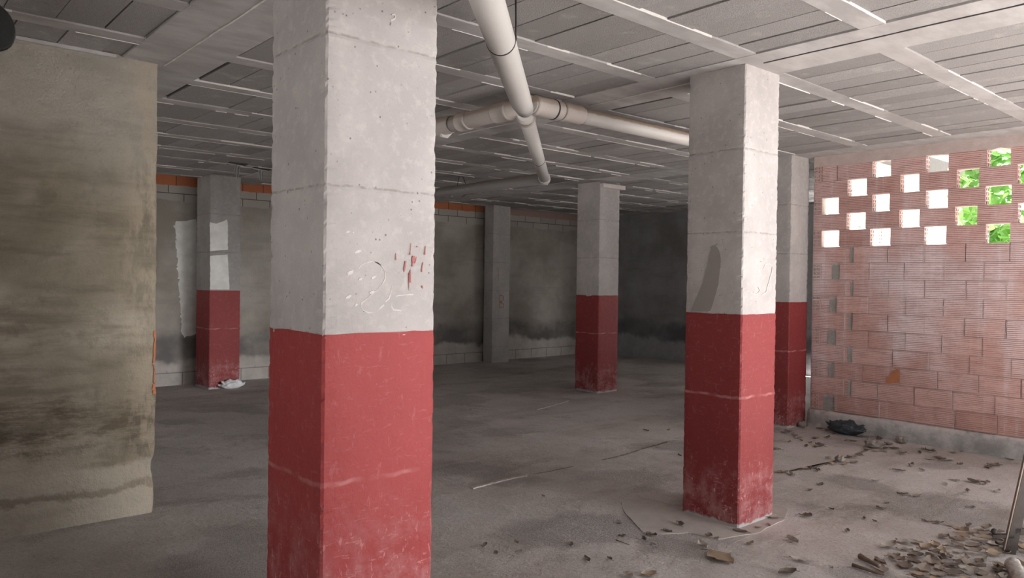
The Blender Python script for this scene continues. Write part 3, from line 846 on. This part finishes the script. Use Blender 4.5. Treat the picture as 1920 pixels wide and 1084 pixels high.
pipe('back_run', [(PX, PY, PZ), (PX, PY+.5, PZ), (PX+.01, 4.78, PZ)], .062, M_PVC_T, DP)
P0 = on(890, -70, 2, 2.47); P1 = on(977, 190, 2, 2.52); P1b = on(984, 204, 2, 2.545)
dA = (P1-P0).normalized()
pipe('main_run', [P0-dA*2.2, P0, P1, P1b], .0625, M_PVC, DP, [.0625, .0625, .0625, .055])
A2a, A2b = on(984, 212, 2, 2.615), on(1021, 336, 2, 2.600)
pipe('far_run', [A2a, A2a.lerp(A2b, .5), A2b], .057, M_PVC, DP)
pipe('cross_run', [A2b+Vector((0, -.03, .01)), (A2b.x, 9.2, 2.60), (A2b.x, Y1, 2.60)], .063, M_PVC_B, DP)
dS = (A2b-A2a).normalized()
ring('coupling', A2a+dS*.12, dS, .066, .10, M_PVC_T, DP)
ring('coupling', A2b-dS*.05, dS, .064, .16, M_PVC, DP)
ring('coupling', (3.60, PY, PZ), (1, 0, 0), .067, .26, M_PVC_T, DP)
ring('coupling', (3.84, PY, PZ), (1, 0, 0), .066, .20, M_PVC_T, DP)
ring('coupling', (PX, PY+.30, PZ), (0, 1, 0), .070, .16, M_PVC_T, DP)
ring('coupling', (PX, PY+.74, PZ), (0, 1, 0), .070, .12, M_PVC_T, DP)
# torn, open socket at the back run's end
bm = bmesh.new(); K = 28; rings = []
for j, (yy, rr_) in enumerate(((4.66, .066), (4.76, .070), (4.84, .074))):
    rings.append([bm.verts.new((rr_*math.cos(2*PI*k/K), yy-PY+(.03*nz(k, 0, 5, .9) if j == 2 else 0), rr_*math.sin(2*PI*k/K))) for k in range(K)])
for A, B in zip(rings, rings[1:]):
    for k in range(K): bm.faces.new((A[k], A[(k+1) % K], B[(k+1) % K], B[k]))
o = from_bm('torn_socket', bm, M_PVC_T, DP); sm = o.modifiers.new('thick', 'SOLIDIFY'); sm.thickness = .004
# ragged white flap hanging from the torn socket
b = MB(); b.prism([(-.05, .98, -.045), (-.01, 1.0, -.085), (.03, .99, -.09), (.05, .96, -.055), (.02, .97, -.06)], (0, .03, .004)); b.build('torn_flap', M_WHITEWASH, DP)
def strap(c, d, rad, up):
    ring('strap', c, d, rad+.002, .012, M_STRAP, DP, False)
    if up:
        c = Vector(c)
        side = Vector(d).normalized().cross(Vector((0, 0, 1))).normalized()
        p = c+side*(rad+.002)
        pipe('strap_tail', [p, p+Vector((0, 0, .06)), Vector((p.x-.01*side.x, p.y, H))], .004, M_STRAP, DP, None, 8)
t1 = on(930, 72, 2, 2.5); k = (t1-P0).dot(dA); strap(P0+dA*k, dA, .0625, True)
strap(A2a.lerp(A2b, .60), dS, .057, False)
strap((3.66, PY, PZ), (1, 0, 0), .068, False)
# thin wire hanger on the cross run
w0 = on(866, 358, 2, 2.6)
pipe('wire_hanger', [(w0.x-.07, w0.y, 2.60), (w0.x-.075, w0.y, 2.66), (w0.x-.03, w0.y+.02, H), (w0.x+.03, w0.y+.02, H), (w0.x+.075, w0.y, 2.66), (w0.x+.07, w0.y, 2.56), (w0.x, w0.y, 2.525)], .004, M_STRAP, DP, None, 6)

# black round ribbed pipe end at the far left, under the ceiling
bc = CAMP + (fw+RT*((-27-960)/FPX)-UP*((50-542)/FPX))*3.3
BP = empty('vent_pipe', bc); prop(BP, 'black round ribbed pipe end hanging under the ceiling at the top left corner', 'pipe')
ax = (fw*.35-RT).normalized()
pipe('socket', [bc-ax*.05, bc-ax*.04, bc+ax*.06, bc+ax*.07], .1, M_BLACK, BP, [.096, .108, .108, .1])
for i in range(5): ring('rib', bc+ax*(.09+.045*i), ax, .1, .02, M_BLACK, BP)
pipe('tube', [bc+ax*.05, bc+ax*.34, bc+ax*.42+Vector((0, 0, .08)), Vector((0, 0, H))+Vector(((bc+ax*.44).x, (bc+ax*.44).y, 0))], .09, M_BLACK, BP)

# broken ceiling holes with hanging service stubs, back left
for k, (px, py, lab) in enumerate(((445, 307, 'left one of two grey conduit stubs hanging from the dark ceiling near the back wall'), (490, 316, 'right one of two grey conduit stubs hanging from the dark ceiling near the back wall'))):
    c = on(px, py, 2, H); e = empty('conduit_stub', (c.x, c.y, H)); prop(e, lab, 'conduit', 'conduit stubs under the back ceiling')
    b = MB(); b.box(-.10, .10, -.06, .06, -.012, .004); b.build('hole_plate', M_GAP, e)
    bm = bmesh.new()
    for i in range(3): tube(bm, [(.03*i-.03, 0, .0), (.03*i-.035, .01*i, -.07), (.02*i-.02+.01*k, .02, -.13-.02*i)], .009, 8)
    from_bm('conduit', bm, M_WIRE, e)
    b = MB(); b.prism([(-.14, -.05, -.02), (.02, -.07, -.035), (.09, .02, -.025), (-.06, .05, -.015)], (0, 0, .01)); b.build('broken_shard', M_RIB, e)

# ------------------------------------------------------------------ things lying on the floor
def hump(name, c, rx, ry, h, mat, seed, rot=0, rough=.35, flat_=0.0):
    """crumpled lump resting on the floor"""
    bm = bmesh.new(); bmesh.ops.create_icosphere(bm, subdivisions=4, radius=1)
    for v in bm.verts:
        p = v.co.copy(); d = 1+rough*noise.noise(p*2.1+Vector((seed, 0, 0)))+rough*.5*noise.noise(p*5.3+Vector((0, seed, 0)))
        v.co = Vector((p.x*rx*d, p.y*ry*d, max(0, (p.z*.5+.5))*h*d))
    o = from_bm(name, bm, mat, None, smooth=True, loc=(c[0], c[1], -.001)); o.rotation_euler = (0, 0, rot)
    return o
c = on(1588, 813, 2, .01)
o = hump('plastic_bag', (c.x-.02, c.y), .15, .055, .12, M_BAG, 4, math.radians(-78), .5); prop(o, 'crumpled black plastic bag on the floor beside the brick wall kerb', 'bag')
c = on(424, 725, 2, .0)
o = hump('plastic_bag', (c.x, 9.88), .15, .07, .11, M_WHITEBAG, 9, 0, .4); prop(o, 'crumpled white plastic bag at the foot of the back-left red column', 'bag')
for k, (px, py, r_, lab) in enumerate(((1528, 795, .05, 'round grey stone against the kerb by the red column'), (1697, 829, .055, 'brown stone lying against the foot of the brick wall kerb'), (1638, 840, .07, 'rubble lump on the floor crack in front of the brick wall, nearest its bag'), (1575, 866, .045, 'small brown rubble lump on the floor crack left of the larger lump'))):
    c = on(px, py, 2, 0.0); o = hump('stone', (min(c.x, 7.40), c.y), r_, r_*.8, r_*1.1, M_STONE, 20+k, k, .3); prop(o, lab, 'stone', 'stones and rubble by the brick wall')

def make_leaf(seed, L, W, curl):
    """dry leaf: veined pointed blade, curled edges, short stalk"""
    rr = random.Random(seed); bm = bmesh.new(); n, m = 9, 6; g = []
    for i in range(n+1):
        t = i/n; half = W*.5*(math.sin(PI*min(1, t*1.02))**.75)*(1+.25*noise.noise(Vector((seed, t*6, 0))))
        row = []
        for j in range(m+1):
            s = j/m*2-1; y = s*half*(1+.34*noise.noise(Vector((t*11, s*4, seed))))
            z = .006+curl*W*(abs(s)**1.6)*(.5+.6*noise.noise(Vector((t*3, s, seed+3))))+curl*L*.35*(t-.5)**2*(1+noise.noise(Vector((seed, 1, 2))))*1.4+.006*noise.noise(Vector((t*7, s*5, seed+8)))
            row.append(bm.verts.new((t*L-L/2, y, max(.002, z))))
        g.append(row)
    for i in range(n):
        for j in range(m): bm.faces.new((g[i][j], g[i][j+1], g[i+1][j+1], g[i+1][j]))
    zs = g[0][m//2].co.z
    tube(bm, [(-L*.5, 0, zs), (-L*.62, .004, .006), (-L*.75, .012*math.sin(seed), .003)], .0018, 5)
    me = bpy.data.meshes.new('dry_leaf'); bmesh.ops.recalc_face_normals(bm, faces=bm.faces); bm.to_mesh(me); bm.free()
    for p in me.polygons: p.use_smooth = True
    return me
LEAVES = []
for i in range(14):
    me = make_leaf(i*3.7+1, 1.0*R.uniform(.10, .14), R.uniform(.055, .085), R.uniform(.08, .55)); LEAVES.append(me)
variants = {}
PLACED = []
def leaf(c, size=1.0, mi=None, vi=None, label='', group='', rz=None, rx=0):
    vi = R.randrange(14) if vi is None else vi; mi = R.choice((0, 0, 1, 2, 2, 3)) if mi is None else mi
    key = (vi, mi)
    if key not in variants:
        me = LEAVES[vi].copy(); me.materials.append(LEAFM[mi]); variants[key] = me
    rad = .066*size; x, y = c[0], c[1]
    for k in range(60):                       # settle where there is room
        if all((x-a)**2+(y-b_)**2 > (rad+q)**2*.38 for a, b_, q in PLACED) and x < 7.43: break
        x, y = c[0]+R.uniform(-.012, .012)*k**.8, c[1]+R.uniform(-.012, .012)*k**.8
    PLACED.append((x, y, rad))
    o = link_mesh('dry_leaf', variants[key]); o.location = (x, y, .0 if c[2] == 0 else c[2])
    o.rotation_euler = (rx, 0, R.uniform(0, 6.28) if rz is None else rz); o.scale = (size,)*3
    prop(o, label, 'leaf', group); return o
for o in list(COL.objects):                   # leaves keep clear of the bags and stones
    if o.name.startswith('plastic_bag') or o.name.startswith('stone'):
        PLACED.append((o.location.x, o.location.y, .10 if o.name.startswith('stone') else .14))
# single leaves that stand out
G1 = 'dry leaves standing out around the second column'
for px, py, s, mi, lab in (
    (1352, 1050, 1.55, 3, 'largest curled tan leaf on the floor in front of the right-hand red column'),
    (1318, 1027, .95, 1, 'pale leaf just behind the largest curled leaf'),
    (1388, 998, .9, 2, 'dark rolled leaf under the front corner of the right-hand red column'),
    (1447, 972, 1.1, 1, 'pale folded leaf leaning at the right corner of the red column'),
    (1510, 970, .7, 2, 'small dark leaf alone to the right of the red column'),
    (1486, 1017, .85, 0, 'brown leaf by the pale floor scratch in front of the red column'),
    (1503, 1054, .95, 1, 'pale open leaf on the floor near the bottom edge, right of the scratch'),
    (1476, 1078, .95, 2, 'dark leaf cut by the bottom edge below the pale open leaf'),
    (1665, 1028, 1.15, 1, 'pale boat-shaped leaf alone left of the leaf heap'),
    (1216, 1080, .7, 3, 'orange-tan leaf cut by the bottom edge left of the red column')):
    c = on(px, py, 2, 0); leaf((c.x, c.y, .004), s, mi, None, lab, G1)
# scattered leaves by area
def field(pxs, label, group, smin, smax, mis):
    for px, py in pxs:
        c = on(px+R.uniform(-3, 3), py+R.uniform(-1.5, 1.5), 2, 0)
        if c.x > 7.44: c.x = 7.43-R.uniform(0, .05)
        leaf((c.x, c.y, .003+R.uniform(0, .003)), R.uniform(smin, smax), R.choice(mis), None, label, group)
field([(907, 1027), (931, 1037), (970, 1020), (972, 1034), (1072, 1025), (1100, 1050), (1020, 933), (1157, 980), (1222, 1004), (1253, 999), (1276, 986), (1165, 1008), (1210, 1014), (1223, 1022), (1143, 1049), (1232, 842), (1272, 857), (1250, 808), (1212, 808), (1180, 1080)],
      'small dry leaf scrap on the open floor between the two nearest columns', 'leaf scraps on the middle floor', .35, .6, (0, 2, 2))
field([(1505, 797), (1520, 798), (1541, 803), (1478, 812), (1490, 818), (1472, 812), (1498, 824), (1505, 828), (1520, 832), (1541, 833), (1535, 836), (1511, 837), (1550, 821), (1530, 822), (1566, 812), (1598, 828), (1585, 828), (1630, 818), (1645, 822), (1612, 820), (1455, 843), (1660, 824), (1525, 838), (1482, 829), (1553, 806)],
      'dry leaf near the red column at the far end of the brick wall kerb', 'leaves at the far end of the kerb', .45, .8, (0, 0, 2))
field([(1463, 886), (1480, 889), (1512, 882), (1534, 883), (1558, 870), (1566, 866), (1585, 870), (1600, 858), (1612, 855), (1620, 845), (1630, 846), (1650, 842), (1660, 838), (1668, 833), (1676, 842), (1604, 857), (1592, 869), (1522, 881), (1645, 847)],
      'dry leaf caught in the long floor crack in front of the brick wall', 'leaves in the floor crack', .5, .8, (0, 3, 2, 1))
field([(1722, 850), (1733, 842), (1745, 849), (1755, 858), (1762, 864), (1775, 866), (1688, 885), (1694, 852), (1790, 850), (1805, 848), (1850, 876), (1862, 877), (1868, 873), (1825, 905), (1835, 906), (1845, 908), (1788, 902), (1770, 908), (1710, 876), (1730, 884), (1760, 862), (1815, 922), (1870, 922), (1895, 862), (1802, 872), (1640, 903), (1690, 928), (1716, 930), (1700, 925)],
      'dry leaf scattered on the dusty floor below the brick wall kerb', 'leaves scattered below the kerb', .45, .85, (0, 0, 2, 1))
field([(1518, 920), (1535, 909), (1660, 946), (1740, 977), (1757, 983), (1810, 950), (1822, 953), (1815, 987), (1780, 986), (1650, 955), (1642, 978), (1620, 974), (1560, 1068), (1440, 985), (1420, 992), (1330, 1007), (1345, 1012), (1405, 1022), (1560, 955), (1590, 1000)],
      'small dry leaf on the pale floor between the right-hand red column and the gate frame', 'leaves on the pale floor by the gate', .35, .6, (0, 2, 2, 1))
H1 = []
for _ in range(84):
    t = R.random()**.7; px = 1715+200*t; py = 1000+R.random()**.8*100+(1-t)*18-12*t
    H1.append((px, py))
for px, py in ((1690, 1053), (1700, 1058), (1680, 1046), (1748, 1062), (1760, 1070), (1742, 1075), (1768, 1062), (1785, 1063), (1755, 1026), (1765, 1030), (1720, 1020), (1712, 1018), (1800, 1013), (1810, 1008), (1825, 1025), (1845, 1030), (1868, 1045), (1880, 1058), (1769, 1010), (1800, 1050), (1850, 995), (1835, 1000), (1870, 1005), (1650, 1055)): H1.append((px, py))
for px, py in H1:
    if px > 1855 and py > 1035: continue
    c = on(px, py, 2, 0); leaf((c.x, c.y, .003+R.uniform(0, .012) if px > 1760 else .004), R.uniform(.5, .95), R.choice((0, 0, 0, 1, 2, 3)), None, 'dry leaf in the leaf heap at the bottom right corner', 'leaf heap by the gate', None, R.uniform(-.2, .2) if px > 1760 else 0)

# sticks
def twig(a, b_, rad, label, group='twigs on the floor'):
    A, B = on(*a, 2, .01), on(*b_, 2, .01); bm = bmesh.new()
    n = 7; pts = [A.lerp(B, i/n)+Vector((.008*nz(i, rad*99, 0, .8), .008*nz(i, 0, rad*77, .8), rad+.002-.01 + .004*max(0, nz(i, 3, 3, .7)))) for i in range(n+1)]
    p0 = Vector((A.x, A.y, 0)); tube(bm, [p-p0 for p in pts], rad, 7, True, [rad*(1-.5*i/n) for i in range(n+1)])
    o = from_bm('twig', bm, M_TWIG, smooth=True, loc=p0); prop(o, label, 'twig', group)
twig((1598, 1060), (1658, 1080), .010, 'long bent dark twig near the bottom edge, left of the leaf heap')
twig((1612, 1046), (1650, 1066), .016, 'thick short bark piece behind the long bent twig')
twig((1640, 1048), (1662, 1058), .006, 'thin twig to the right of the thick bark piece')
twig((1155, 1011), (1180, 1020), .003, 'thin forked twig on the middle floor left of the red column')

# weathered log end, bottom right
def make_log():
    A, B = on(1896, 1050, 2, .05), on(1925, 1100, 2, .05); d = (B-A).normalized(); bm = bmesh.new()
    n = 40; p0 = Vector((A.x, A.y, 0)); L = .75
    pts = [A-p0+d*L*i/n+Vector((0, 0, -.012)) for i in range(n+1)]
    tube(bm, pts, .036, 22, True, [.036*(1+.10*nz(i, 0, 3, .4))*(.55 if i == 0 else .85 if i == 1 else 1) for i in range(n+1)])
    for v in bm.verts:
        v.co += Vector((.005*nz(v.co.x, v.co.y, v.co.z, 40), .005*nz(v.co.y, v.co.z, v.co.x, 40), .005*nz(v.co.z, v.co.x, v.co.y, 40)))
    o = from_bm('branch_log', bm, M_ROPE, smooth=True, loc=p0); prop(o, 'rough pale grey log end poking in at the bottom right corner', 'log')
make_log()

# leaning steel gate leaf at the right edge
def make_gate():
    base = on(1893, 1038, 2, 0.0)
    e = empty('gate_leaf', (base.x, base.y, 0)); prop(e, 'dark rusty steel gate leaf leaning at the right edge of the picture', 'gate')
    e.rotation_euler = (0, 0, math.radians(-62))
    # local: x along the leaf (away out of the picture), z up; leaf leans over to +x / -y
    def bar(name, p, q, w, mat=M_STEEL, d=.03):
        p, q = Vector(p), Vector(q); t = (q-p).normalized(); s = Vector((0, 1, 0)).cross(t).normalized(); u = t.cross(s)
        b = MB(); c = [p+s*w/2+u*d/2, p-s*w/2+u*d/2, p-s*w/2-u*d/2, p+s*w/2-u*d/2]
        b.prism(c, q-p); return b.build(name, mat, e)
    lean = Vector((.17, .0, 1))
    bar('stile', (0, 0, 0), lean*1.9, .05)
    bar('edge_strip', (-.028, 0, .02), lean*1.9+Vector((-.028, 0, 0)), .006, M_STEELEDGE, .034)
    bar('rail', lean*.13, lean*.13+Vector((1.3, 0, -.02)), .035)
    bar('rail', lean*1.85, lean*1.85+Vector((1.3, 0, -.02)), .035)
    for i in range(1, 9): bar('baluster', lean*.13+Vector((.15*i, 0, 0)), lean*1.85+Vector((.15*i, 0, 0)), .014, M_STEEL, .014)
    bar('stile', Vector((1.3, 0, -.0)), lean*1.9+Vector((1.3, 0, 0)), .05)
    k = bar('bolt', lean*.10+Vector((.0, 0, 0)), lean*.10+Vector((-.10, 0, -.012)), .018)
    bm = bmesh.new(); bmesh.ops.create_uvsphere(bm, u_segments=12, v_segments=8, radius=.017)
    for v in bm.verts: v.co += Vector((-.075, 0, .112))
    from_bm('bolt_knob', bm, M_STEEL, k, smooth=True)
make_gate()

# ------------------------------------------------------------------ planting outside, seen through the openings
def make_shrub(cx, cy, n, rx, ry, z0, z1, seed, label):
    e = empty('leafy_shrub', (cx, cy, 0)); prop(e, label, 'shrub', 'shrubs outside the brick wall')
    rr = random.Random(seed); b = MB()
    for i in range(n):
        while True:
            p = Vector((rr.uniform(-1, 1), rr.uniform(-1, 1), rr.uniform(-1, 1)))
            if .35 < p.length < 1: break
        c = Vector((p.x*rx, p.y*ry, (z0+z1)/2+p.z*(z1-z0)/2))
        # rosette of leaves
        k = rr.randint(4, 6); ax = Vector((rr.uniform(-1, .3), rr.uniform(-.8, .8), rr.uniform(.1, 1))).normalized()
        s = ax.cross(Vector((.3, .8, .2))).normalized(); u = ax.cross(s); t = rr.random(); L = rr.uniform(.09, .16)
        for q in range(k):
            a = 2*PI*q/k+rr.uniform(-.3, .3); d = (s*math.cos(a)+u*math.sin(a)+ax*rr.uniform(.1, .6)).normalized(); w = d.cross(ax).normalized()*L*.34
            fold = ax*L*.10
            b.poly([c, c+d*L*.35-w*.8+fold, c+d*L*.7-w+fold, c+d*L], 0, min(1, max(0, t+rr.uniform(-.2, .2))))
            b.poly([c, c+d*L, c+d*L*.7+w+fold, c+d*L*.35+w*.8+fold], 0, min(1, max(0, t+rr.uniform(-.2, .2))))
    b.build('foliage', M_GREEN, e)
    bm = bmesh.new()
    for i in range(5):
        a = i*1.3; tube(bm, [(.05*math.cos(a), .05*math.sin(a), -.05), (.25*rx*math.cos(a), .25*ry*math.sin(a), z0*.6), (.6*rx*math.cos(a), .6*ry*math.sin(a), (z0+z1)/2)], .02, 7, True, [.03, .02, .008])
    from_bm('stem', bm, M_BARK, e, smooth=True)
make_shrub(9.9, 2.72, 620, .7, .62, .9, 3.9, 5, 'bright green shrub seen through the middle openings of the brick wall')
make_shrub(9.9, 1.05, 480, .7, .60, .8, 3.9, 6, 'bright green shrub seen through the rightmost openings of the brick wall')

# ------------------------------------------------------------------ light
w = bpy.data.worlds.new('sky'); scene.world = w; w.use_nodes = True
N = w.node_tree.nodes; Lk = w.node_tree.links; N.clear()
out = N.new('ShaderNodeOutputWorld'); bg = N.new('ShaderNodeBackground'); Lk.new(bg.outputs[0], out.inputs[0])
tc = N.new('ShaderNodeTexCoord')
def lobe(d, power, strength, col):
    d = Vector(d).normalized()
    nrm = N.new('ShaderNodeVectorMath'); nrm.operation = 'NORMALIZE'; Lk.new(tc.outputs['Generated'], nrm.inputs[0])
    dp = N.new('ShaderNodeVectorMath'); dp.operation = 'DOT_PRODUCT'; Lk.new(nrm.outputs[0], dp.inputs[0]); dp.inputs[1].default_value = d
    mx = N.new('ShaderNodeMath'); mx.operation = 'MAXIMUM'; Lk.new(dp.outputs['Value'], mx.inputs[0]); mx.inputs[1].default_value = 0
    pw = N.new('ShaderNodeMath'); pw.operation = 'POWER'; Lk.new(mx.outputs[0], pw.inputs[0]); pw.inputs[1].default_value = power
    sc = N.new('ShaderNodeVectorMath'); sc.operation = 'SCALE'; sc.inputs[0].default_value = [c*strength for c in col]; Lk.new(pw.outputs[0], sc.inputs['Scale'])
    return sc.outputs[0]
SKY, GLOW, SUN = 1.05, 37.0, 32.0
base = N.new('ShaderNodeRGB'); base.outputs[0].default_value = (.95*SKY, .98*SKY, 1.0*SKY, 1)
a = N.new('ShaderNodeVectorMath'); a.operation = 'ADD'; Lk.new(base.outputs[0], a.inputs[0])
Lk.new(lobe((.228, -1, .12), 170, GLOW, (1, .98, .98)), a.inputs[1])
Lk.new(a.outputs[0], bg.inputs[0])
try: w.cycles.sampling_method = 'MANUAL'; w.cycles.sample_map_resolution = 1024
except Exception: pass
sd = bpy.data.lights.new('sun', 'SUN'); sd.energy = SUN; sd.angle = math.radians(.6); sd.color = (1, .975, .95)
so = bpy.data.objects.new('sun', sd); COL.objects.link(so); so.location = (6, -8, 12)
so.rotation_euler = Vector((-.33*math.cos(math.radians(70)), .94*math.cos(math.radians(70)), -math.sin(math.radians(70)))).to_track_quat('-Z', 'Y').to_euler()
def portal(name, c, d, sx, sy):
    """sampling hint only: marks an opening the sky shines through, gives off no light itself"""
    pd = bpy.data.lights.new(name, 'AREA'); pd.shape = 'RECTANGLE'; pd.size = sx; pd.size_y = sy
    pd.cycles.is_portal = True
    po = bpy.data.objects.new(name, pd); COL.objects.link(po); po.location = c
    po.rotation_euler = Vector(d).to_track_quat('-Z', 'Z').to_euler()
portal('front_portal', (2.9, Y0-.05, H/2), (0, 1, 0), 2.0, H)
portal('yard_portal', (5.7, YN-.03, H/2), (0, 1, 0), 3.6, H)
portal('notch_portal', (3.9, (Y0+YN)/2, H/2), (-1, 0, 0), 1.0, H)
portal('near_left_portal', (X0-.25, 1.65, .75), (1, 0, 0), 3.9, 1.5)
portal('back_left_portal', (X0-.25, 8.3, .65), (1, 0, 0), 4.2, 1.3)
portal('far_right_portal', (X1+.25, 4.91, 1.38), (-1, 0, 0), 1.86, 2.65)

cy = scene.cycles
cy.max_bounces = 14; cy.diffuse_bounces = 10; cy.glossy_bounces = 4; cy.transmission_bounces = 4
cy.use_denoising = True; cy.sample_clamp_indirect = 12
try: cy.use_fast_gi = False
except Exception: pass
vs = scene.view_settings
vs.view_transform = 'Standard'; vs.look = 'None'; vs.gamma = 1; vs.use_curve_mapping = False
vs.exposure = 0.37
